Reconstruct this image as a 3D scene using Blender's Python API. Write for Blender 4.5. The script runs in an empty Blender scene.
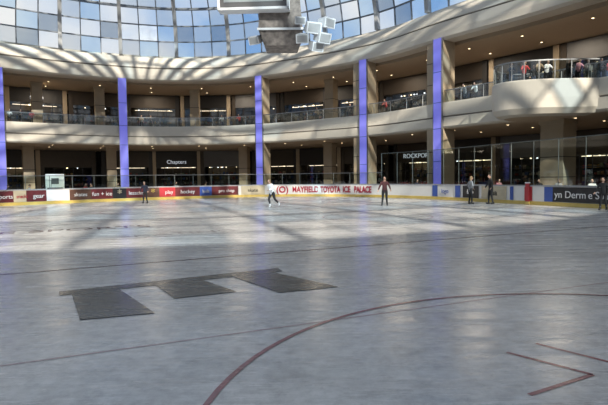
import bpy, bmesh, math, random
from mathutils import Vector, Matrix
random.seed(7)
S = bpy.context.scene
try:
    S.view_settings.view_transform = 'Standard'
    S.view_settings.look = 'None'
except Exception: pass
UP = Vector((0,0,1))

# ------------------------------------------------------------------ materials
MATS = {}
def mat(name, col, rough=0.6, metal=0.0, emit=0.0, ecol=None, var=0.12, scale=3.0, spec=0.5, bump=0.0, trans=None):
    if name in MATS: return MATS[name]
    m = bpy.data.materials.new(name); m.use_nodes = True
    nt = m.node_tree; b = nt.nodes['Principled BSDF']
    tc = nt.nodes.new('ShaderNodeTexCoord'); nz = nt.nodes.new('ShaderNodeTexNoise')
    nz.inputs['Scale'].default_value = scale; nz.inputs['Detail'].default_value = 3
    nt.links.new(tc.outputs['Object'], nz.inputs['Vector'])
    mx = nt.nodes.new('ShaderNodeMix'); mx.data_type = 'RGBA'
    mx.inputs[6].default_value = (*[c*(1-var) for c in col], 1)
    mx.inputs[7].default_value = (*[min(1, c*(1+var)) for c in col], 1)
    nt.links.new(nz.outputs['Fac'], mx.inputs[0]); nt.links.new(mx.outputs[2], b.inputs['Base Color'])
    b.inputs['Roughness'].default_value = rough; b.inputs['Metallic'].default_value = metal
    b.inputs['Specular IOR Level'].default_value = spec
    if emit > 0:
        b.inputs['Emission Color'].default_value = (*(ecol or col), 1); b.inputs['Emission Strength'].default_value = emit
    MATS[name] = m; return m

def glassmat(name, tint, gloss=0.08, diff=0.0, dcol=(0.8,0.9,0.9), rough=0.03):
    m = bpy.data.materials.new(name); m.use_nodes = True; nt = m.node_tree
    nt.nodes.remove(nt.nodes['Principled BSDF']); out = nt.nodes['Material Output']
    t = nt.nodes.new('ShaderNodeBsdfTransparent'); t.inputs[0].default_value = (*tint,1)
    g = nt.nodes.new('ShaderNodeBsdfGlossy'); g.inputs['Roughness'].default_value = rough
    m1 = nt.nodes.new('ShaderNodeMixShader'); m1.inputs[0].default_value = gloss
    nt.links.new(t.outputs[0], m1.inputs[1]); nt.links.new(g.outputs[0], m1.inputs[2])
    last = m1
    if diff > 0:
        d = nt.nodes.new('ShaderNodeBsdfTranslucent'); d.inputs[0].default_value = (*dcol,1)
        m2 = nt.nodes.new('ShaderNodeMixShader'); m2.inputs[0].default_value = diff
        nt.links.new(m1.outputs[0], m2.inputs[1]); nt.links.new(d.outputs[0], m2.inputs[2]); last = m2
    nt.links.new(last.outputs[0], out.inputs[0]); return m

M_white = mat('plaster_white', (0.56,0.52,0.45), 0.55, var=0.05)
M_ring = mat('ring_plaster', (0.58,0.54,0.47), 0.6, var=0.06, scale=0.4)
M_reveal = mat('shadow_gap', (0.16,0.14,0.12), 0.7)
M_soffit = mat('soffit_paint', (0.42,0.34,0.25), 0.7, var=0.06)
M_stone = mat('beige_stone', (0.36,0.29,0.205), 0.55, var=0.15, scale=1.2)
M_tile = mat('mall_floor_tile', (0.20,0.16,0.13), 0.3, var=0.15, scale=1.0)
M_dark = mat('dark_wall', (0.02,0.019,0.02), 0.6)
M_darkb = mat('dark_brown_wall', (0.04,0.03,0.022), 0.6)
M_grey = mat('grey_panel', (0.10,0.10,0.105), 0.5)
M_lgrey = mat('light_grey_grille', (0.42,0.43,0.44), 0.6)
M_frame = mat('dark_metal_frame', (0.05,0.05,0.055), 0.4, 0.6)
M_steel = mat('brushed_steel', (0.28,0.29,0.30), 0.4, 0.8)
M_post = mat('glass_post_metal', (0.12,0.14,0.14), 0.5, 0.4)
M_rib = mat('skylight_steel', (0.15,0.17,0.20), 0.5, 0.2)
M_ribw = mat('skylight_rib_paint', (0.36,0.37,0.38), 0.5, 0.1)
M_blue = mat('blue_lit_panel', (0.14,0.14,0.42), 0.5, emit=0.55, ecol=(0.18,0.18,0.78), var=0.2, scale=0.7)
M_warm = mat('warm_lamp', (1,0.85,0.6), 0.5, emit=5, ecol=(1,0.8,0.5))
M_fill = mat('shop_fill_strip', (1,0.85,0.6), 0.5, emit=3, ecol=(1,0.82,0.58))  # added glow to brighten shop interiors, not an observed fitting
M_cool = mat('cool_lamp', (1,1,1), 0.5, emit=4, ecol=(0.9,0.95,1))
M_sign = mat('lit_sign_letters', (0.6,0.6,0.6), 0.5, emit=0.45, ecol=(0.8,0.88,1))
M_boardw = mat('rink_board_white', (0.72,0.71,0.69), 0.35, var=0.04)
M_yellow = mat('kick_plate_yellow', (0.58,0.43,0.12), 0.4)
M_red = mat('ad_red', (0.42,0.04,0.05), 0.4)
M_dred = mat('ad_dark_red', (0.12,0.022,0.026), 0.4, var=0.85, scale=1.5)
M_brown = mat('ad_brown', (0.10,0.05,0.035), 0.4, var=0.8, scale=2)
M_black = mat('ad_black', (0.02,0.02,0.022), 0.35)
M_adblue = mat('ad_blue', (0.05,0.10,0.36), 0.4)
M_adwhite = mat('ad_white_letters', (0.75,0.75,0.75), 0.4)
M_adbeige = mat('ad_beige', (0.52,0.45,0.32), 0.4)
M_letr = mat('ad_red_letters', (0.40,0.01,0.04), 0.4)
M_cap = mat('board_cap', (0.30,0.31,0.33), 0.4)
G_rail = glassmat('railing_glass', (0.70,0.76,0.74), 0.10)
G_hock = glassmat('rink_glass', (0.74,0.81,0.77), 0.06)
G_shop = glassmat('shop_glass', (0.65,0.66,0.66), 0.08)

# ------------------------------------------------------------------ mesh builder
class MB:
    def __init__(s): s.v=[]; s.f=[]; s.mi=[]; s.mats=[]
    def mid(s,m):
        if m not in s.mats: s.mats.append(m)
        return s.mats.index(m)
    def face(s,pts,m):
        b=len(s.v); s.v += [tuple(p) for p in pts]; s.f.append(tuple(range(b,b+len(pts)))); s.mi.append(s.mid(m))
    def hexa(s,c,m):
        b=len(s.v); s.v += [tuple(p) for p in c]; k=s.mid(m)
        for q in ((0,3,2,1),(4,5,6,7),(0,1,5,4),(1,2,6,5),(2,3,7,6),(3,0,4,7)):
            s.f.append(tuple(b+i for i in q)); s.mi.append(k)
    def box(s,fr,x0,x1,y0,y1,z0,z1,m):
        P=lambda x,y,z: fr @ Vector((x,y,z))
        s.hexa([P(x0,y0,z0),P(x1,y0,z0),P(x1,y1,z0),P(x0,y1,z0),P(x0,y0,z1),P(x1,y0,z1),P(x1,y1,z1),P(x0,y1,z1)],m)
    def beam(s,a,b,w,h,m,up=UP):
        a=Vector(a); b=Vector(b); d=(b-a)
        if d.length<1e-6: return
        d.normalize(); side=d.cross(up)
        if side.length<1e-4: side=d.cross(Vector((1,0,0)))
        side.normalize(); u=side.cross(d).normalized()
        c=[]
        for p in (a,b):
            for sx,sy in ((-1,-1),(1,-1),(1,1),(-1,1)):
                c.append(p+side*sx*w/2+u*sy*h/2)
        s.hexa(c,m)
    def tube(s,a,b,r0,r1,m,n=8,cap=True):
        a=Vector(a); b=Vector(b); d=(b-a).normalized()
        x=d.orthogonal().normalized(); y=d.cross(x); k=s.mid(m); o=len(s.v)
        for p,r in ((a,r0),(b,r1)):
            for i in range(n):
                t=2*math.pi*i/n; s.v.append(tuple(p+x*math.cos(t)*r+y*math.sin(t)*r))
        for i in range(n):
            j=(i+1)%n; s.f.append((o+i,o+j,o+n+j,o+n+i)); s.mi.append(k)
        if cap:
            s.f.append(tuple(o+i for i in reversed(range(n)))); s.mi.append(k)
            s.f.append(tuple(o+n+i for i in range(n))); s.mi.append(k)
    def ell(s,c,rad,m,R=None,nu=12,nv=8,cut=None):
        k=s.mid(m); R=R or Matrix.Identity(3); c=Vector(c); o=len(s.v)
        v1 = nv if cut is None else cut
        for j in range(v1+1):
            ph=math.pi*j/nv
            for i in range(nu):
                t=2*math.pi*i/nu
                p=Vector((rad[0]*math.sin(ph)*math.cos(t),rad[1]*math.sin(ph)*math.sin(t),rad[2]*math.cos(ph)))
                s.v.append(tuple(c+R@p))
        for j in range(v1):
            for i in range(nu):
                q=(i+1)%nu
                s.f.append((o+j*nu+i,o+(j+1)*nu+i,o+(j+1)*nu+q,o+j*nu+q)); s.mi.append(k)
    def build(s,name,parent=None,smooth=False,bevel=0):
        me=bpy.data.meshes.new(name); me.from_pydata(s.v,[],s.f)
        for m in s.mats: me.materials.append(m)
        for p,i in zip(me.polygons,s.mi): p.material_index=i; p.use_smooth=smooth
        me.update(); ob=bpy.data.objects.new(name,me); S.collection.objects.link(ob)
        if parent: ob.parent=parent
        return ob
def empty(name,loc=(0,0,0)):
    e=bpy.data.objects.new(name,None); e.empty_display_size=0.3; e.location=loc; S.collection.objects.link(e); return e

# ------------------------------------------------------------------ plan curves
def closed_curve(pts,N):
    P=[Vector(p) for p in pts]; n=len(P); dense=[]
    for i in range(n):
        a,b,c,d=P[(i-1)%n],P[i],P[(i+1)%n],P[(i+2)%n]
        for k in range(40):
            t=k/40
            dense.append(0.5*((2*b)+(c-a)*t+(2*a-5*b+4*c-d)*t*t+(3*b-a-3*c+d)*t**3))
    L=[0]
    for i in range(len(dense)): L.append(L[-1]+(dense[(i+1)%len(dense)]-dense[i]).length)
    tot=L[-1]; out=[]; j=0
    for i in range(N):
        s=tot*i/N
        while L[j+1]<s: j+=1
        f=(s-L[j])/max(1e-9,L[j+1]-L[j]); out.append(dense[j].lerp(dense[(j+1)%len(dense)],f))
    return out,tot
def normals(c):
    n=len(c); cen=sum(c,Vector((0,0)))/n; r=[]
    for i in range(n):
        t=(c[(i+1)%n]-c[i-1]).normalized(); q=Vector((t.y,-t.x))
        if q.dot(c[i]-cen)<0: q=-q
        r.append(q)
    return r
def offset(c,nr,d): return [p+q*d for p,q in zip(c,nr)]
def sweep(mb,c,nr,prof,m,i0=0,i1=None,closedprof=False):
    n=len(c); full = i1 is None; rng=range(n) if full else range(i0,i1)
    pr=list(prof)+([prof[0]] if closedprof else [])
    ms = m if isinstance(m,list) else [m]*(len(pr)-1)
    for i in rng:
        i=i%n; j=(i+1)%n
        for a in range(len(pr)-1):
            (o0,z0),(o1,z1)=pr[a],pr[a+1]
            A=c[i]+nr[i]*o0; B=c[j]+nr[j]*o0; C=c[j]+nr[j]*o1; D=c[i]+nr[i]*o1
            mb.face([(A.x,A.y,z0),(B.x,B.y,z0),(C.x,C.y,z1),(D.x,D.y,z1)],ms[a])
def bearing(c,k):
    best=None
    for i,p in enumerate(c):
        if p.y>8:
            d=abs(p.x/p.y-k)
            if best is None or d<best[0]: best=(d,i)
    return best[1]
def frame(p,nin,z=0):
    y=Vector((nin.x,nin.y,0)).normalized(); x=UP.cross(y)
    return Matrix(((x.x,y.x,0,p.x),(x.y,y.y,0,p.y),(0,0,1,z),(0,0,0,1)))

RP=[(-33.8,56),(-22.2,63),(-14,64.6),(-5.8,62.8),(6.7,54.7),(12.8,46.6),(19.4,37.8),(25,27),(27,14),(22,0),(8,-10),(-12,-13),(-32,-8),(-45,8),(-48,28),(-43,45)]
ring,ringL=closed_curve(RP,216); rn=normals(ring)
BP=[(-23.7,39),(-16.8,45.7),(-6.9,51.6),(-0.4,51.9),(6.0,48.2),(10.7,42.0),(13.6,34.7),(16.6,27.4),(19.5,18),(20,8),(16,-2),(6,-7),(-10,-7),(-26,-3),(-36,8),(-38,20),(-32,31)]
brd,brdL=closed_curve(BP,600); bn=normals(brd)
ZS0,ZS1,ZR0,ZR1=6.3,8.7,14.4,17.4
D1,D2=13.0,10.0   # gallery depths

# ------------------------------------------------------------------ floor, ice
mb=MB(); mb.face([(p.x,p.y,-0.06) for p in offset(ring,rn,18)],M_tile); mb.build('floor')
M_ice=bpy.data.materials.new('ice'); M_ice.use_nodes=True; nt=M_ice.node_tree; b=nt.nodes['Principled BSDF']
tc=nt.nodes.new('ShaderNodeTexCoord')
def noise(sc,det,vec=None,rough=0.6):
    n=nt.nodes.new('ShaderNodeTexNoise'); n.inputs['Scale'].default_value=sc; n.inputs['Detail'].default_value=det; n.inputs['Roughness'].default_value=rough
    nt.links.new(vec or tc.outputs['Object'],n.inputs['Vector']); return n
def mapr(sock,a,b_,c,d):
    r=nt.nodes.new('ShaderNodeMapRange'); r.inputs[1].default_value=a; r.inputs[2].default_value=b_; r.inputs[3].default_value=c; r.inputs[4].default_value=d
    nt.links.new(sock,r.inputs[0]); return r.outputs[0]
mp=nt.nodes.new('ShaderNodeMapping'); mp.inputs['Rotation'].default_value=(0,0,0.45); mp.inputs['Scale'].default_value=(0.25,1.6,1)
nt.links.new(tc.outputs['Object'],mp.inputs[0])
mp2=nt.nodes.new('ShaderNodeMapping'); mp2.inputs['Rotation'].default_value=(0,0,-0.6); mp2.inputs['Scale'].default_value=(0.5,5,1)
nt.links.new(tc.outputs['Object'],mp2.inputs[0])
n1=noise(0.45,5); n2=noise(2.2,6,mp.outputs[0],0.7); n3=noise(9,5); n4=noise(5,8,None,0.8); n5=noise(3.0,5,mp2.outputs[0],0.75)
mx=nt.nodes.new('ShaderNodeMix'); mx.data_type='RGBA'
mx.inputs[6].default_value=(0.26,0.26,0.262,1); mx.inputs[7].default_value=(0.66,0.655,0.65,1)
ad=nt.nodes.new('ShaderNodeMath'); ad.operation='ADD'
nt.links.new(mapr(n1.outputs['Fac'],0.3,0.7,0,0.45),ad.inputs[0]); nt.links.new(mapr(n4.outputs['Fac'],0.38,0.62,0,0.45),ad.inputs[1])
ad2=nt.nodes.new('ShaderNodeMath'); ad2.operation='ADD'
nt.links.new(ad.outputs[0],ad2.inputs[0]); nt.links.new(mapr(n5.outputs['Fac'],0.52,0.72,0,0.4),ad2.inputs[1])
nt.links.new(ad2.outputs[0],mx.inputs[0]); nt.links.new(mx.outputs[2],b.inputs['Base Color'])
nt.links.new(mapr(n2.outputs['Fac'],0.35,0.7,0.15,0.36),b.inputs['Roughness'])
b.inputs['Specular IOR Level'].default_value=0.45
bp=nt.nodes.new('ShaderNodeBump'); bp.inputs['Strength'].default_value=0.06; bp.inputs['Distance'].default_value=0.05
nt.links.new(n3.outputs['Fac'],bp.inputs['Height']); nt.links.new(bp.outputs['Normal'],b.inputs['Normal'])
mb=MB(); mb.face([(p.x,p.y,0) for p in brd],M_ice); mb.build('ice_rink')
def icepaint(name,col,a=0.5):
    m=M_ice.copy(); m.name=name; q=m.node_tree
    for n in q.nodes:
        if n.type=='MIX':
            n.inputs[6].default_value=(*[c*0.75 for c in col],1); n.inputs[7].default_value=(*[c*1.35 for c in col],1)
    return m
I_red=icepaint('ice_red_line',(0.21,0.08,0.09)); I_dk=icepaint('ice_dark_line',(0.14,0.105,0.115)); I_gr=icepaint('ice_grey_logo',(0.06,0.065,0.067)); I_ft=icepaint('ice_faint',(0.29,0.27,0.28)); I_fr=icepaint('ice_faint_red',(0.33,0.25,0.26))
mk=MB()
def iceline(a,b_,w,m,z=0.004):
    a=Vector(a); b_=Vector(b_); d=(b_-a).normalized(); q=Vector((-d.y,d.x))*w/2
    mk.face([(*(a-q),z),(*(b_-q),z),(*(b_+q),z),(*(a+q),z)],m)
def icecirc(c,r,w,m,z,n=96):
    for i in range(n):
        t0=2*math.pi*i/n; t1=2*math.pi*(i+1)/n; g=lambda t,R:(c[0]+R*math.cos(t),c[1]+R*math.sin(t),z)
        mk.face([g(t0,r-w/2),g(t1,r-w/2),g(t1,r+w/2),g(t0,r+w/2)],m)
icecirc((3.5,3.55),4.38,0.06,I_red,0.006)
iceline((-12,1.27),(14,12.45),0.04,I_fr,0.003)
iceline((-20,3.7),(17,21),0.10,I_dk)
iceline((-27,6.2),(14,25.4),0.06,I_ft)
iceline((-28,13.5),(12,32.2),0.14,I_ft)
iceline((-26,22),(9,38.4),0.14,I_fr)
iceline((2.16,5.29),(2.72,4.66),0.05,I_red); iceline((2.72,4.66),(1.93,4.24),0.05,I_red)
iceline((2.6,5.56),(3.25,4.75),0.05,I_red)
icecirc((-9,31),3.4,0.07,I_fr,0.006); icecirc((3.5,24),2.6,0.07,I_fr,0.007)
mk.build('ice_line_markings')
lg=MB(); z=0.009
lg.face([(-4.22,8.5,z),(-4.07,8.2,z),(-0.45,10.12,z),(-0.57,10.5,z)],I_gr)
for q in ([(-3.93,8.33),(-3.07,6.73),(-2.14,7.03),(-3.26,8.66)],[(-2.81,9.13),(-2.08,7.89),(-1.15,8.32),(-2.06,9.5)],[(-1.49,9.75),(-0.43,8.21),(0.585,8.6),(-0.73,10.1)]):
    lg.face([(x,y,z+0.002) for x,y in q],I_gr)
lg.build('ice_letter_logo')

def text(body,size,M,m,parent=None,name='lettering',ext=0.01,bold=0.0):
    cu=bpy.data.curves.new(name,'FONT'); cu.body=body; cu.size=size; cu.align_x='CENTER'; cu.align_y='CENTER'; cu.extrude=ext; cu.offset=bold
    cu.materials.append(m); o=bpy.data.objects.new(name,cu); S.collection.objects.link(o)
    o.matrix_world=M
    if parent: o.parent=parent
    return o
def tmat(p,nin,z,wid=1.0):
    y=UP; zz=Vector((nin.x,nin.y,0)).normalized(); x=y.cross(zz)
    return Matrix(((x.x*wid,y.x,zz.x,p[0]),(x.y*wid,y.y,zz.y,p[1]),(0,y.z,zz.z,z),(0,0,0,1)))
a=math.atan2(0.47,1)
for body,x,y,sz in (('ICE SPORTS',-9.4,19.2,1.3),('SKATING',-4.4,17.6,1.0)):
    M=Matrix.Translation((x,y,0.006))@Matrix.Rotation(a,4,'Z')
    text(body,sz,M,I_dk if x<-8 else I_ft,None,'ice_faded_lettering',0.0005)

# ------------------------------------------------------------------ rink boards
root=empty('rink_boards')
mb=MB()
sweep(mb,brd,bn,[(0,0.0),(0,0.22)],M_yellow)
sweep(mb,brd,bn,[(0.0,0.22),(0.02,0.24),(0.02,1.2),(-0.02,1.2),(-0.02,1.27),(0.18,1.27),(0.18,0)],[M_yellow,M_boardw,M_cap,M_cap,M_cap,M_grey])
mb.build('board_panels',root)
def adstrip(p0,p1,m,z0=0.26,z1=1.16,off=-0.015):
    i0=bearing(brd,(p0-304)/500); i1=bearing(brd,(p1-304)/500)
    if i1<i0: i0,i1=i1,i0
    q=MB()
    if i1-i0>300: i0,i1=i1,i0+600
    sweep(q,brd,bn,[(0.02,z0),(off,z0),(off,z1),(0.02,z1)],m,i0,i1); q.build('ad_panel',root)
def bword(w,px,size,m,z=0.7,wid=1.0,bold=0.0):
    i=bearing(brd,(px-304)/500); p=brd[i]-bn[i]*0.05
    text(w,size,tmat(p,-bn[i],z,wid),m,root,'ad_lettering',bold=bold)
for a0,a1,m in ((-60,-20,M_dred),(-16,14,M_dred),(14,28,M_adbeige),(28,45,M_dred),(48,66,M_adwhite),(68,92,M_brown),(92,113,M_dred),(113,128,M_black),(128,148,M_dred),(148,160,M_brown),(160,176,M_red),(176,200,M_dred),(200,213,M_adblue),(213,238,M_dred),(240,264,M_adbeige),(432,437,M_adblue),(456,460,M_adblue),(462,480,M_black),(482,508,M_adbeige),(509,513,M_adblue),(525,532,M_red),(546,551,M_adblue),(553,640,M_black),(645,700,M_red)):
    adstrip(a0,a1,m)
for w,px,s,m,wd in (('sports',3,.45,M_adwhite,1),('snacks',21,.4,M_letr,.8),('gear',37,.5,M_adwhite,1),('skates',80,.45,M_adwhite,1),('fun + ice',103,.5,M_adwhite,1),('*',120,.9,M_adbeige,1),('lessons',138,.5,M_adwhite,1),('*',154,.9,M_yellow,1),('play',168,.5,M_adwhite,1),('hockey',188,.5,M_adwhite,1),('kids',206,.45,M_adwhite,1),('pro shop',226,.45,M_adwhite,1),('skate',252,.5,M_black,1),
    ('logo',445,.5,M_adblue,1),('info',471,.5,M_adwhite,1),('spa',495,.6,M_black,1),('yn Derm',572,.60,M_adwhite,1),('e Spa',601,.6,M_adwhite,1)):
    bword(w,px,s,m,wid=wd)
for w,px,s,m,wd in (('MAYFIELD',306,.84,M_letr,.76),('TOYOTA',330.5,.84,M_letr,.64),('ICE',346,.84,M_letr,.72),('PALACE',362.5,.84,M_letr,.68),('(O)',284,.9,M_letr,1)):
    bword(w,px,s,m,wid=wd,bold=0.018)
gl=MB(); gp=MB(); N=len(brd); ia=bearing(brd,(372-304)/500)
hi=lambda i: 4.1 if (ia<=i<=ia+150) else 2.35
for i in range(0,N,6):
    j=(i+6)%N; p=brd[i]+bn[i]*0.09; q=brd[j]+bn[j]*0.09
    h=hi(i)
    gl.face([(p.x,p.y,1.27),(q.x,q.y,1.27),(q.x,q.y,h),(p.x,p.y,h)],G_hock)
    gp.beam((p.x,p.y,h),(q.x,q.y,h),0.04,0.04,M_post if h>3 else M_steel)
    gp.beam((p.x,p.y,1.27),(p.x,p.y,h),0.035,0.035,M_post)
gl.build('glass_panes',root); gp.build('glass_posts',root)

# ------------------------------------------------------------------ ring beam, slabs, ceilings, walls
mb=MB()
sweep(mb,ring,rn,[(1.6,ZR0),(0.15,ZR0),(-0.12,14.6),(-0.2,15.1),(-0.2,15.9),(0.05,15.92),(0.05,16.1),(-0.02,16.12),(0.25,16.9),(0.7,17.5),(1.9,17.65),(1.9,18.0)],[M_ring]*5+[M_reveal]+[M_ring]*5)
mb.build('ring_beam',smooth=False)
mb=MB(); sweep(mb,ring,rn,[(1.6,ZR0),(1.6,14.75),(2.4,14.75),(2.4,14.3),(D2+3,14.3)],M_soffit); mb.build('ceiling')
mb=MB(); sweep(mb,ring,rn,[(D1+3.5,ZS0),(0.5,ZS0),(0.1,6.35),(-0.02,6.5),(-0.02,7.3),(0.06,7.32),(0.06,7.44),(0.0,7.46),(0.04,8.55),(0.08,8.7),(0.35,8.7),(0.35,8.45),(D2+4,8.45)],[M_soffit]+[M_white]*4+[M_reveal]+[M_white]*5+[M_tile]); mb.build('gallery_floor_slab')
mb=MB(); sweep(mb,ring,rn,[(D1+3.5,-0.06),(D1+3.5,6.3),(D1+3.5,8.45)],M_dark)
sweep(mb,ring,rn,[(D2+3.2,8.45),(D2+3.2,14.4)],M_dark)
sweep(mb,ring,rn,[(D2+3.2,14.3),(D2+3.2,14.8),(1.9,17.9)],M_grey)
mb.build('wall_outer')
root=empty('gallery_railing'); g=MB(); h=MB()
for i in range(0,len(ring),2):
    j=(i+2)%len(ring); p=ring[i]+rn[i]*0.2; q=ring[j]+rn[j]*0.2
    g.face([(p.x,p.y,8.7),(q.x,q.y,8.7),(q.x,q.y,9.75),(p.x,p.y,9.75)],G_rail)
    h.beam((p.x,p.y,9.8),(q.x,q.y,9.8),0.09,0.08,M_steel); h.beam((p.x,p.y,8.7),(p.x,p.y,9.8),0.05,0.05,M_steel)
g.build('glass_panels',root); h.build('handrail',root)

# ------------------------------------------------------------------ lit pillars
for x,y in ((-33.8,56),(-22.2,63),(-5.8,62.8),(6.7,54.7),(12.8,46.6),(25.9,22.5),(-43,45)):
    i=min(range(len(ring)),key=lambda k:(ring[k]-Vector((x,y))).length)
    fr=frame(ring[i],-rn[i]); m=MB()
    w=0.42
    m.box(fr,-w,w,-1.7,0.10,-0.06,ZR0,M_stone)
    if x>0:
        m.box(fr,-w-1.15,-w-.12,-1.75,-0.15,-0.06,ZR0,M_stone); m.box(fr,-w-1.2,-w-.1,-1.8,-.1,-.06,.35,M_grey)
        for zc in (2.2,4.2,10.5,12.5): m.box(fr,-w-1.17,-w-.11,-1.77,-.13,zc-.03,zc+.03,M_darkb)
    m.box(fr,-w-0.06,w+0.06,-1.76,0.16,-0.06,0.35,M_grey)
    m.box(fr,-w-0.05,w+0.05,0.10,0.26,0.35,14.55,M_blue)
    m.box(fr,-w-0.09,-w-0.05,0.08,0.32,0.35,14.55,M_steel); m.box(fr,w+0.05,w+0.09,0.08,0.32,0.35,14.55,M_steel)
    for zc in (3.3,6.3,8.7,11.5): m.box(fr,-w-0.07,w+0.07,0.1,0.28,zc-0.03,zc+0.03,M_adblue)
    m.build('illuminated_pillar')

# ------------------------------------------------------------------ balcony lobe
lobe=[(21.9,37.6),(19.5,40.2),(17.2,40.9),(15.6,40.1),(14.6,38.9),(14.3,37.7),(14.7,36.7),(15.7,36.0),(17.2,35.6),(19,35.5),(21,35.5),(24,35.6)]
P=[Vector(p) for p in lobe]; den=[]
for i in range(1,len(P)-2):
    a_,b_,c_,d_=P[i-1],P[i],P[i+1],P[i+2]
    for k in range(6):
        t=k/6; den.append(0.5*((2*b_)+(c_-a_)*t+(2*a_-5*b_+4*c_-d_)*t*t+(3*b_-a_-3*c_+d_)*t**3))
den.append(P[-2]); root=empty('balcony'); m=MB(); g=MB(); h=MB(); cen=Vector((18.5,38))
for i in range(len(den)-1):
    a_,b_=den[i],den[i+1]
    def ins(p,s): return p+(cen-p).normalized()*s
    prof=[(0.9,6.15),(0.35,6.3),(0.05,6.7),(0,7.4),(0,8.6),(0.05,8.7),(0.35,8.7),(0.35,8.5)]
    for (o0,z0),(o1,z1) in zip(prof[:-1],prof[1:]):
        A,B,C,D=ins(a_,o0),ins(b_,o0),ins(b_,o1),ins(a_,o1); m.face([(*A,z0),(*B,z0),(*C,z1),(*D,z1)],M_white)
    A,B=ins(a_,.15),ins(b_,.15); g.face([(*A,8.7),(*B,8.7),(*B,10.0),(*A,10.0)],G_rail)
    h.beam((*A,10.03),(*B,10.03),.08,.08,M_steel)
    if i%4==0: h.beam((*A,8.7),(*A,10.03),.05,.05,M_steel)
m.face([(*(p+(cen-p).normalized()*.9),6.15) for p in den],M_soffit); m.face([(*(p+(cen-p).normalized()*.3),8.5) for p in den],M_tile)
m.build('balcony_slab',root); g.build('balcony_glass',root); h.build('balcony_handrail',root)

# ------------------------------------------------------------------ interior columns
def column(x,y,w,z0,z1):
    i=min(range(len(ring)),key=lambda k:(ring[k]-Vector((x,y))).length); fr=frame(Vector((x,y)),-rn[i]); m=MB()
    m.box(fr,-w,w,-w,w,z0,z1,M_stone); m.box(fr,-w-.06,w+.06,-w-.06,w+.06,z0,z0+.4,M_grey); m.box(fr,-w-.08,w+.08,-w-.08,w+.08,z1-.35,z1,M_stone)
    for zc in (z0+1.8,z0+3.4): m.box(fr,-w-.015,w+.015,-w-.015,w+.015,zc-.03,zc+.03,M_darkb)
    m.build('stone_column')
column(20.6,40.6,0.95,-0.06,6.3); column(26.6,52.6,.7,8.45,14.3)
def colk(px,off,w,z0,z1):
    c=offset(ring,rn,off); i=bearing(c,(px-304)/500); column(c[i].x,c[i].y,w,z0,z1)
for px in (24,108,245,330,640,-60): colk(px,5.5,0.6,-0.06,6.3)
for px in (45,100,196,330,640,-60): colk(px,6.0,0.6,8.45,14.3)

# ------------------------------------------------------------------ shops
goods=[mat('goods_%d'%i,c,0.6) for i,c in enumerate([(0.40,0.08,0.06),(0.50,0.42,0.30),(0.08,0.14,0.35),(0.60,0.56,0.50),(0.15,0.20,0.12),(0.42,0.25,0.08)])]
heads=[M_dark,M_darkb,M_darkb,M_dark,M_grey,M_darkb]
def shop(fr,w,z0,z1,idx,sign=None):
    r=empty('shopfront',fr.translation+Vector((0,0,z0))); m=MB(); hw=w/2; dep=3.0; top=z0+3.9
    hm=heads[idx%len(heads)]; pier=M_stone if idx%3==0 else (M_darkb if idx%3==1 else M_dark)
    def B(*a): m.box(fr,*a)
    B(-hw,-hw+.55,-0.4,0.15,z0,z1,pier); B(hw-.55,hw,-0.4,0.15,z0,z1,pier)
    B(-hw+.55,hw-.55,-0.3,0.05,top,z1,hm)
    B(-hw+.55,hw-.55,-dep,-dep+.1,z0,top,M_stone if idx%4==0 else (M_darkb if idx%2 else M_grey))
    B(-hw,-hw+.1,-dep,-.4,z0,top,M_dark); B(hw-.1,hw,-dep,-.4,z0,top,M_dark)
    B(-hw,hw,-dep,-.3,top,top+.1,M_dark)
    n=5
    for k in range(n+1):
        x=-hw+.55+(w-1.1)*k/n; B(x-.04,x+.04,-.12,-.02,z0,top,M_frame)
    B(-hw+.55,hw-.55,-.12,-.02,z0+2.7,z0+2.8,M_frame); B(-hw+.55,hw-.55,-.12,-.02,z0,z0+.18,M_frame)
    for s in range(4):
        zz=z0+.5+s*.7; B(-hw+.8,hw-.8,-dep+.1,-dep+.55,zz,zz+.05,M_frame)
        x=-hw+.9
        while x<hw-1.1:
            ww=random.uniform(.15,.4); hh=random.uniform(.2,.5)
            if random.random()<.8: B(x,x+ww,-dep+.15,-dep+.45,zz+.05,zz+.05+hh,random.choice(goods))
            x+=ww+random.uniform(.03,.25)
    for k in range(3):
        x=-hw+1.4+k*(w-2.8)/2; B(x-.5,x+.5,-1.6,-1.0,z0+.7,z0+.78,M_stone); B(x-.45,x+.45,-1.55,-1.05,z0,z0+.7,M_darkb)
        B(x-.3,x,-1.5,-1.2,z0+.78,z0+1.1,random.choice(goods)); B(x+.1,x+.3,-1.5,-1.2,z0+.78,z0+1.3,random.choice(goods))
    for k in range(random.choice((3,5,7))):
        x=random.uniform(-hw+.9,hw-.9); B(x-.07,x+.07,-1.9,-1.76,top-.12,top-.02,M_warm if random.random()<.7 else M_cool)
    if idx%3!=1: B(-hw+1.0,hw-1.0,-2.2,-2.12,top-.10,top-.04,M_fill)  # added fill strip under the shop ceiling, throws light on the goods
    o=m.build('shop_structure'); o.parent=r; o.matrix_parent_inverse=Matrix.Translation(-r.location)
    g=MB(); P=lambda x,z:fr@Vector((x,-.07,z)); g.face([P(-hw+.55,z0+.18),P(hw-.55,z0+.18),P(hw-.55,top),P(-hw+.55,top)],G_shop)
    o=g.build('shop_glass'); o.parent=r; o.matrix_parent_inverse=Matrix.Translation(-r.location)
    if sign:
        nin=(fr.to_3x3()@Vector((0,1,0))); p=fr@Vector((0,.09,0))
        t=text(sign,0.8,tmat((p.x,p.y),nin,top+.75,1.0),M_sign,None,'shop_sign',.03); t.parent=r; t.matrix_parent_inverse=Matrix.Translation(-r.location)
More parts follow.
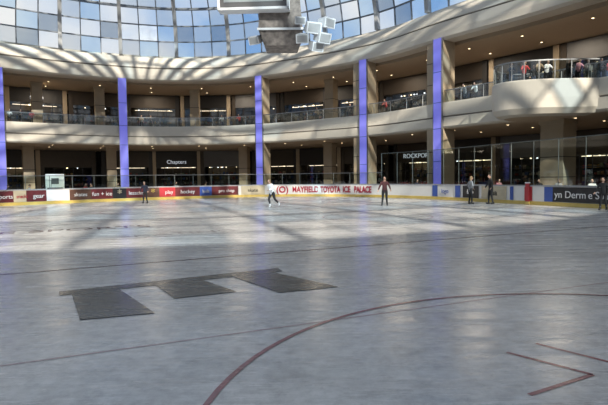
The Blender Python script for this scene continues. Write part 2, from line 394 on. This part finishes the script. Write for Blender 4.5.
def shoprow(off,z0,z1,signs,shift=0):
    c,tot=closed_curve([tuple(p) for p in offset(ring,rn,off)[::8]],400); nn=normals(c)
    n=int(tot/7.4); w=tot/n
    for k in range(n):
        i=int(400*(k+.5)/n+shift)%400; p=c[i]
        if p.y<12 or abs(p.x/p.y)>0.95: continue
        px=304+500*p.x/p.y; s=None
        for (spx,t) in signs:
            if abs(px-spx)<w*500/p.y/2: s=t; signs=[q for q in signs if q[1]!=t]; break
        shop(frame(p,-nn[i]),w*0.975,z0,z1,k,s)
shoprow(D1,-0.06,6.25,[(172,'Chapters'),(396,'ROCKPORT')])
shoprow(D2,8.45,14.25,[(20,'salon')],3)

m=MB()
def disc(p,z,r,mm):
    m.face([(p.x+r*math.cos(t*math.pi/4),p.y-r*math.sin(t*math.pi/4),z) for t in range(8)],mm)
for off,z in ((2.2,6.29),(6.5,6.29),(4.5,14.29),(8,14.29)):
    c=offset(ring,rn,off)
    for i in range(0,len(c),5): 
        if c[i].y>10: disc(c[i],z,.10,M_warm)
m.build('ceiling_downlights')
def alight(x,y,z,e,size,col,name='gallery_lamp'):
    l=bpy.data.lights.new(name,'AREA'); l.energy=e; l.size=size; l.color=col; l.shape='DISK'
    o=bpy.data.objects.new(name,l); o.location=(x,y,z); S.collection.objects.link(o)
c=offset(ring,rn,7.0)
for px in (-40,50,150,235,320,400,480,560,660):
    i=bearing(c,(px-304)/500)
    alight(c[i].x,c[i].y,14.2,330,3,(1,.84,.64)); alight(c[i].x,c[i].y,6.2,80,2,(1,.86,.68))

# ------------------------------------------------------------------ skylight dome
cen=Vector((-11,27)); Hd=17.0; nr=108; rows=14; base,_=closed_curve([tuple(p) for p in offset(ring,rn,1.7)[::6]],nr)
def dp(i,t):
    p=cen+(base[i%nr]-cen)*math.cos(t); return Vector((p.x,p.y,17.9+Hd*math.sin(t)))
root=empty('skylight_dome'); ts=[math.pi/2*0.97*k/rows for k in range(rows+1)]
pan=[glassmat('pane_clear',(0.92,0.96,0.99),0.04,0.05,(0.8,0.9,1)),glassmat('pane_frosted',(0.70,0.75,0.78),0.04,0.25,(0.95,0.97,1)),glassmat('pane_blue',(0.58,0.74,0.90),0.05,0.06,(0.6,0.8,1)),glassmat('pane_grey',(0.40,0.47,0.54),0.05,0.10,(0.7,0.75,0.8))]
g=MB(); r=MB()
for i in range(nr):
    for k in range(rows):
        g.face([dp(i,ts[k]),dp(i+1,ts[k]),dp(i+1,ts[k+1]),dp(i,ts[k+1])],random.choices(pan,(6,3,3,1.0))[0])
        big=(i%3==0)
        if not big and k>9: continue
        A,B=dp(i,ts[k]),dp(i,ts[k+1]); upv=(A-Vector((cen.x,cen.y,17)))
        if big: r.beam(A-upv.normalized()*.25,B-upv.normalized()*.25,0.42,0.6,M_ribw,up=upv)
        else: r.beam(A,B,0.12,0.18,M_rib,up=upv)
    for k in range(1,rows+1):
        w=.28 if k%3==0 else .14
        r.beam(dp(i,ts[k]),dp(i+1,ts[k]),w,w,M_rib)
g.face([dp(i,ts[-1]) for i in range(nr)],pan[1])
g.build('dome_panes',root); r.build('dome_ribs',root)

# ------------------------------------------------------------------ hanging scoreboard and speakers
M_spk=mat('speaker_white',(0.80,0.82,0.84),.4,var=.04); M_mott=mat('mottled_fabric',(0.22,0.19,0.17),.8,var=1.0,scale=3.5)
M_scr=mat('score_screen',(0.30,0.33,0.34),.3,emit=.10,ecol=(.6,.7,.75),var=.35,scale=.9)
M_scd=mat('score_digits',(0.5,0.2,0.1),.4,emit=.5,ecol=(1,.5,.2))
cx,cy,z0=-2.75,29.4,11.55
root=empty('hanging_scoreboard'); fr=Matrix.Translation((cx,cy,0))@Matrix.Rotation(-.05,4,'Z'); m=MB()
m.box(fr,-1.95,1.95,-.25,.25,z0+.05,z0+2.6,M_frame)
for k in (0,1):
    f2=fr@Matrix.Rotation(k*math.pi,4,'Z')
    m.box(f2,-2.05,2.05,-.38,-.25,z0,z0+.14,M_spk); m.box(f2,-2.05,2.05,-.38,-.25,z0+2.5,z0+2.7,M_spk)
    m.box(f2,-2.05,-1.92,-.38,-.25,z0,z0+2.7,M_spk); m.box(f2,1.92,2.05,-.38,-.25,z0,z0+2.7,M_spk)
    m.box(f2,-1.92,1.92,-.30,-.25,z0+.14,z0+2.5,M_grey)
    m.box(f2,-1.7,1.7,-.32,-.30,z0+.45,z0+2.3,M_scr)
    for xx in (-1.3,-.9,.9,1.3): m.box(f2,xx-.13,xx+.13,-.34,-.32,z0+1.2,z0+1.7,M_scd)
m.box(fr,-2.05,2.05,-.25,.25,z0,z0+.05,M_spk)
m.build('scoreboard_box',root)
m=MB()
for sx,sy in ((-1.7,-.2),(1.7,-.2),(1.7,.2),(-1.7,.2)):
    p=fr@Vector((sx,sy,z0+2.6)); m.tube(p,(cx+sx*.3,cy+sy*.3,33.5),.03,.03,M_frame,6)
m.build('suspension_cables',root)
m=MB(); c0=Vector((-1.25,30.9,0))
def quadring(z,w): return [c0+Vector((a_*w,b_*w,z)) for a_,b_ in ((-1,-1),(1,-1),(1,1),(-1,1))]
m.hexa(quadring(9.75,.95)+quadring(10.6,1.25),M_mott); m.hexa(quadring(10.62,1.30)+quadring(12.4,1.15),M_mott)
for a_,b_ in ((-1,-1),(1,-1),(1,1),(-1,1)): m.tube(c0+Vector((a_*1.1,b_*1.1,12.4)),c0+Vector((a_*.4,b_*.4,33.2)),.03,.03,M_frame,6)
m.beam(c0+Vector((-1.35,-1.32,10.6)),c0+Vector((1.35,-1.32,10.6)),.08,.12,M_spk)
m.build('drape_cluster',root)
m=MB()
for x,y,z_,w,yaw,pit in ((.55,28.9,10.45,.45,.4,.3),(.05,28.9,9.9,.36,-.1,.45),(1.1,29.1,9.95,.42,.6,.35),(1.35,29.1,10.75,.40,.7,.2),(-.15,28.9,10.85,.30,.2,.3),(.75,29.4,9.55,.38,.5,.4),(-2.75,31,10.4,.36,-.5,.4)):
    f2=Matrix.Translation((x,y,z_))@Matrix.Rotation(yaw,4,'Z')@Matrix.Rotation(pit,4,'X')
    P=lambda a_,b_,c_:f2@Vector((a_,b_,c_))
    m.hexa([P(-w,-.4,-w*.7),P(w,-.4,-w*.7),P(w*.6,.4,-w*.5),P(-w*.6,.4,-w*.5),P(-w,-.4,w*.7),P(w,-.4,w*.7),P(w*.6,.4,w*.5),P(-w*.6,.4,w*.5)],M_spk)
    m.box(f2,-w*.8,w*.8,-.42,-.40,-w*.5,w*.5,M_lgrey)
    m.beam(P(0,.2,0),(x*.5-.6,30.9,11.0),.06,.06,M_frame)
m.build('loudspeakers',root)

m=MB(); i=bearing(brd,(57-304)/500); fr=frame(brd[i]+bn[i]*.6,-bn[i])
for a_ in (-.75,.65): m.box(fr,a_,a_+.1,-.05,.05,-.06,2.5,M_adwhite)
m.box(fr,-.75,.75,-.05,.05,2.4,2.5,M_adwhite); m.box(fr,-.75,.75,-.05,.05,1.35,1.45,M_adwhite); m.box(fr,-.65,.65,-.02,.02,1.45,2.4,M_boardw)
m.box(fr,-.3,.3,.02,.04,1.65,2.15,M_grey)
m.build('notice_board_stand')
m=MB(); i=bearing(brd,(528-304)/500); fr=frame(brd[i]-bn[i]*.08,-bn[i])
m.box(fr,-.14,.14,-.04,.04,0.02,1.40,M_red); m.box(fr,-.17,.17,-.06,.06,1.38,1.45,M_adwhite); m.box(fr,-.16,.16,-.05,.05,.02,.2,M_yellow)
m.build('gate_post')

# ------------------------------------------------------------------ people
skin=mat('skin',(0.50,0.32,0.24),.5); hairD=mat('hair_dark',(0.03,0.022,0.018),.6); hairB=mat('hair_blond',(0.30,0.20,0.10),.6)
eyeM=mat('eye',(0.03,0.03,0.03),.2); lipM=mat('lips',(0.35,0.12,0.10),.5); bootW=mat('skate_white',(0.6,0.6,0.6),.4); bootB=mat('skate_black',(0.03,0.03,0.03),.4)
POSES={
 'stand':dict(lean=.0,el=(.26,.02,1.14),er=(-.26,-.01,1.14),wl=(.27,.10,.90),wr=(-.27,.08,.90),kl=(.10,.02,.52),kr=(-.10,.02,.52),al=(.12,-.02,.11),ar=(-.11,.0,.11)),
 'stride':dict(lean=.20,el=(.30,-.16,1.22),er=(-.30,.20,1.20),wl=(.28,-.30,1.04),wr=(-.20,.40,1.12),kl=(.10,.22,.54),kr=(-.12,-.10,.52),al=(.08,.10,.11),ar=(-.20,-.46,.22)),
 'walk':dict(lean=.04,el=(.25,-.10,1.15),er=(-.25,.12,1.16),wl=(.27,-.08,.92),wr=(-.25,.26,.98),kl=(.10,.16,.52),kr=(-.10,-.02,.50),al=(.10,.22,.11),ar=(-.10,-.26,.14)),
 'leanrail':dict(lean=.22,el=(.30,.24,1.14),er=(-.30,.24,1.14),wl=(.16,.46,1.12),wr=(-.14,.47,1.12),kl=(.10,.03,.51),kr=(-.10,.02,.51),al=(.12,-.04,.11),ar=(-.12,-.02,.11)),
 'hips':dict(lean=.02,el=(.36,-.06,1.18),er=(-.36,-.06,1.18),wl=(.20,.08,1.02),wr=(-.20,.08,1.02),kl=(.12,.03,.52),kr=(-.12,.02,.52),al=(.17,.0,.11),ar=(-.16,.0,.11)),
 'upright':dict(lean=.03,el=(.30,.04,1.18),er=(-.30,.02,1.18),wl=(.36,.16,.98),wr=(-.36,.14,1.0),kl=(.11,.06,.52),kr=(-.11,.0,.52),al=(.15,.04,.11),ar=(-.14,-.08,.12)),
}
def person(name,x,y,z,yaw,hgt,pose,top,bot,hair=hairD,skates=True,boot=bootB,slim=1.0,long_hair=False):
    p=POSES[pose]; V=Vector; ln=p['lean']
    pts=[V((0,-.03,.96)),V((0,ln*.35,1.12)),V((0,ln*.8,1.33)),V((0,ln*1.1,1.49)),V((0,ln*1.25+.01,1.585)),
      V((.165,ln*.95,1.425)),V(p['el'])+V((0,ln*.6,0)),V(p['wl'])+V((0,ln*.6,0)),V((-.165,ln*.95,1.425)),V(p['er'])+V((0,ln*.6,0)),V(p['wr'])+V((0,ln*.6,0)),
      V((.095,-.02,.90)),V(p['kl']),V(p['al']),V((-.095,-.02,.90)),V(p['kr']),V(p['ar'])]
    ed=[(0,1),(1,2),(2,3),(3,4),(2,5),(5,6),(6,7),(2,8),(8,9),(9,10),(0,11),(11,12),(12,13),(0,14),(14,15),(15,16)]
    rad=[.145,.125,.155,.058,.052,.072,.050,.034,.072,.050,.034,.100,.066,.046,.100,.066,.046]
    me=bpy.data.meshes.new('tmp'); me.from_pydata([tuple(q) for q in pts],ed,[]); ob=bpy.data.objects.new('tmp',me); S.collection.objects.link(ob)
    sk=ob.modifiers.new('skin','SKIN'); sk.use_smooth_shade=True; ss=ob.modifiers.new('sub','SUBSURF'); ss.levels=1; ss.render_levels=1
    for k,sv in enumerate(me.skin_vertices[0].data):
        rr=rad[k]*slim*1.12; sv.radius=(rr,rr*(.80 if k<3 else 1)); sv.use_root=(k==0)
    dg=bpy.context.evaluated_depsgraph_get(); dg.update()
    nm=bpy.data.meshes.new_from_object(ob.evaluated_get(dg)); bpy.data.objects.remove(ob)
    nm.materials.clear()
    for q in (top,bot,skin): nm.materials.append(q)
    part=[0,0,0,2,0,0,0,0,0,0,1,1,1,1,1,1]
    for pl in nm.polygons:
        c_=pl.center; bd=None
        for k,(a_,b_) in enumerate(ed):
            A,B=pts[a_],pts[b_]; d=B-A; t=max(0,min(1,(c_-A).dot(d)/d.length_squared)); q=(c_-(A+d*t)).length-(rad[a_]*(1-t)+rad[b_]*t)
            if bd is None or q<bd[0]: bd=(q,k)
        pl.material_index=part[bd[1]]; pl.use_smooth=True
    sc=hgt/1.80
    root=empty(name,(x,y,z)); root.rotation_euler=(0,0,yaw); root.scale=(sc,sc,sc)
    bo=bpy.data.objects.new('body',nm); S.collection.objects.link(bo); bo.parent=root
    hc=pts[4]+V((0,.025,.085)); m=MB()
    m.ell(hc,(.078,.095,.118),skin,nu=16,nv=12); m.tube(hc+V((0,.085,.005)),hc+V((0,.118,-.022)),.008,.015,skin,6)
    for sx in (-1,1):
        m.ell(hc+V((sx*.029,.085,.012)),(.012,.008,.008),eyeM,nu=8,nv=6); m.ell(hc+V((sx*.078,-.005,-.005)),(.010,.020,.030),skin,nu=8,nv=6)
    m.ell(hc+V((0,.085,-.050)),(.024,.010,.007),lipM,nu=8,nv=6)
    m.ell(hc+V((0,-.014,.018)),(.086,.098,.115),hair,R=Matrix.Rotation(.35,3,'X'),nu=16,nv=12,cut=7)
    if long_hair: m.ell(hc+V((0,-.075,-.07)),(.07,.045,.15),hair,nu=12,nv=8)
    m.build('head',root,True)
    for wi,ei,sx in ((7,6,1),(10,9,-1)):
        W=pts[wi]; d=(W-pts[ei]).normalized(); s_=d.cross(V((0,1,0)) if abs(d.y)<.8 else UP).normalized(); n_=s_.cross(d)
        m=MB(); m.ell(W+d*.045,(.018,.040,.055),skin,R=Matrix((n_,s_,d)).transposed(),nu=10,nv=8)
        for f,(o,l) in enumerate(((-.028,.062),(-.010,.075),(.009,.070),(.027,.055))):
            a_=W+d*.085+s_*o; b_=a_+d*l*.55+n_*.008; c_=b_+d*l*.42+n_*.024
            m.tube(a_,b_,.0095,.0085,skin,6); m.tube(b_,c_,.0085,.0065,skin,6)
        a_=W+d*.03-s_*.032*sx; b_=a_+d*.03-s_*.022*sx+n_*.01; m.tube(a_,b_,.011,.0095,skin,6); m.tube(b_,b_+d*.028+n_*.008,.0095,.007,skin,6)
        m.build('hand',root,True)
    for ai,ki,sx in ((13,12,1),(16,15,-1)):
        A=pts[ai]; sh=(pts[ki]-A).normalized(); fw=V((0,1,0))-sh*sh.y; fw.normalize()
        R=Matrix((fw.cross(sh),fw,sh)).transposed()
        m=MB(); m.ell(A+fw*.045-sh*.035,(.045,.135,.042),boot,R=R,nu=12,nv=8); m.tube(A-sh*.03,A+sh*.12,.052,.056,boot,10)
        f4=Matrix.Translation(A)@R.to_4x4()
        if skates:
            m.box(f4,-.012,.012,-.07,.16,-.095,-.06,M_frame); m.box(f4,-.003,.003,-.10,.19,-.112,-.092,M_steel)
        else:
            m.box(f4,-.042,.042,-.07,.16,-.11,-.065,boot)
        m.build('skate' if skates else 'shoe',root,True)
    return root
C=lambda n,c:mat('cloth_'+n,c,.8)
blk=C('black',(.014,.014,.016)); wht=C('white',(.88,.88,.90)); nav=C('navy',(.02,.025,.05)); gry=C('grey',(.25,.25,.26)); mar=C('maroon',(.09,.03,.035)); jean=C('denim',(.06,.08,.14)); red=C('red',(.45,.05,.05)); tan=C('tan',(.36,.27,.18)); pnk=C('pink',(.5,.25,.3))
person('ice_skater',-12.9,40.6,0,2.9,1.80,'upright',nav,blk)
person('ice_skater',-2.1,33.0,0,2.5,1.85,'stride',wht,blk,hairB,boot=bootW,slim=1.05,long_hair=True)
person('ice_skater',5.3,32.8,0,2.9,1.95,'upright',mar,blk)
person('ice_skater',11.3,33.9,0,-1.4,1.90,'hips',gry,blk,hairB,slim=.95,long_hair=True)
person('ice_skater',12.55,33.6,0,1.7,2.0,'upright',blk,blk)
person('ice_skater',15.95,26.6,0,2.2,1.75,'upright',blk,blk)
def visitor(px,curve,nn,off,z,pose,top,bot,h=1.72,turn=0,**k):
    i=bearing(offset(curve,nn,off),(px-304)/500); p=curve[i]+nn[i]*off
    yaw=math.atan2(-nn[i].y,-nn[i].x)-math.pi/2+turn
    person('mall_visitor',p.x,p.y,z,yaw,h,pose,top,bot,skates=False,**k)
F=-0.06
for px,off,pose,t_,b_,tr in ((8,1.6,'walk',blk,jean,1.5),(30,2.2,'walk',gry,blk,1.5),(86,1.4,'stand',red,blk,.4),(93,1.7,'walk',blk,jean,-1),(118,1.5,'stand',tan,blk,.2),(176,1.6,'stand',gry,blk,0),(205,2.2,'walk',tan,blk,1.5),(540,1.3,'stand',blk,jean,.3),(560,1.6,'stand',gry,jean,.6),(592,1.0,'stand',wht,jean,.6),(500,1.8,'walk',pnk,blk,1.3),(416,2.0,'walk',nav,jean,1.4)):
    visitor(px,brd,bn,off,F,pose,t_,b_,turn=tr)
for px,off,pose,t_,b_,tr in ((10,.85,'leanrail',wht,blk,0),(19,.85,'leanrail',blk,blk,0),(30,.85,'leanrail',red,blk,0),(72,2,'walk',blk,blk,1.5),(143,.85,'leanrail',tan,blk,0),(150,.85,'leanrail',blk,blk,0),(184,2.5,'walk',gry,blk,1.5),(224,.85,'leanrail',wht,jean,0),(236,.85,'leanrail',nav,jean,0),(245,.85,'leanrail',red,blk,0),(275,2,'walk',blk,jean,1.5),(320,.85,'leanrail',tan,blk,0),(352,.85,'leanrail',blk,blk,0),(384,.85,'leanrail',red,blk,0),(415,.85,'leanrail',nav,blk,0),(462,.85,'leanrail',gry,blk,0),(480,.85,'leanrail',wht,blk,0)):
    visitor(px,ring,rn,off,8.45,pose,t_,b_,turn=tr)
for x,y,pose,t_,b_,tr in ((15.5,37.6,'leanrail',blk,jean,2.9),(16.3,37.2,'leanrail',red,blk,3.0),(17.1,36.7,'leanrail',tan,blk,3.1),(17.8,36.9,'leanrail',wht,blk,3.1),(18.4,37.6,'walk',nav,blk,1.6),(19.2,36.6,'leanrail',blk,blk,3.1),(19.9,36.6,'leanrail',pnk,blk,3.2),(20.7,36.6,'stand',gry,blk,2.6),(21.5,36.6,'leanrail',blk,jean,3.1),(22.2,36.7,'leanrail',red,jean,3.1),(17.5,38.2,'stand',blk,jean,2.5)):
    person('mall_visitor',x,y,8.5,tr,1.72,pose,t_,b_,skates=False,hair=random.choice((hairD,hairB)))

# ------------------------------------------------------------------ light, world, camera
w=bpy.data.worlds.new('sky'); S.world=w; w.use_nodes=True; nt=w.node_tree; bg=nt.nodes['Background']
tc=nt.nodes.new('ShaderNodeTexCoord'); nz=nt.nodes.new('ShaderNodeTexNoise'); nz.inputs['Scale'].default_value=3.2; nz.inputs['Detail'].default_value=6
nt.links.new(tc.outputs['Generated'],nz.inputs['Vector']); rp=nt.nodes.new('ShaderNodeValToRGB')
rp.color_ramp.elements[0].position=.40; rp.color_ramp.elements[0].color=(.36,.54,.82,1); rp.color_ramp.elements[1].position=.62; rp.color_ramp.elements[1].color=(1,.97,.93,1)
nt.links.new(nz.outputs['Fac'],rp.inputs[0]); nt.links.new(rp.outputs[0],bg.inputs[0]); bg.inputs[1].default_value=0.98
l=bpy.data.lights.new('sun','SUN'); l.energy=9.0; l.angle=math.radians(1.0); l.color=(1,.89,.74)
o=bpy.data.objects.new('sun',l); S.collection.objects.link(o); d=Vector((-.22,.85,-.56)).normalized(); o.rotation_euler=d.to_track_quat('-Z','Y').to_euler(); o.location=(0,-30,60)

cam=bpy.data.cameras.new('camera'); cam.sensor_width=36; cam.lens=36*500/608; cam.clip_end=500
co=bpy.data.objects.new('camera',cam); S.collection.objects.link(co)
M=Matrix.Rotation(math.radians(90-2.8),4,'X')@Matrix.Rotation(math.radians(-.7),4,'Z'); M.translation=(0,0,1.9); co.matrix_world=M
S.camera=co
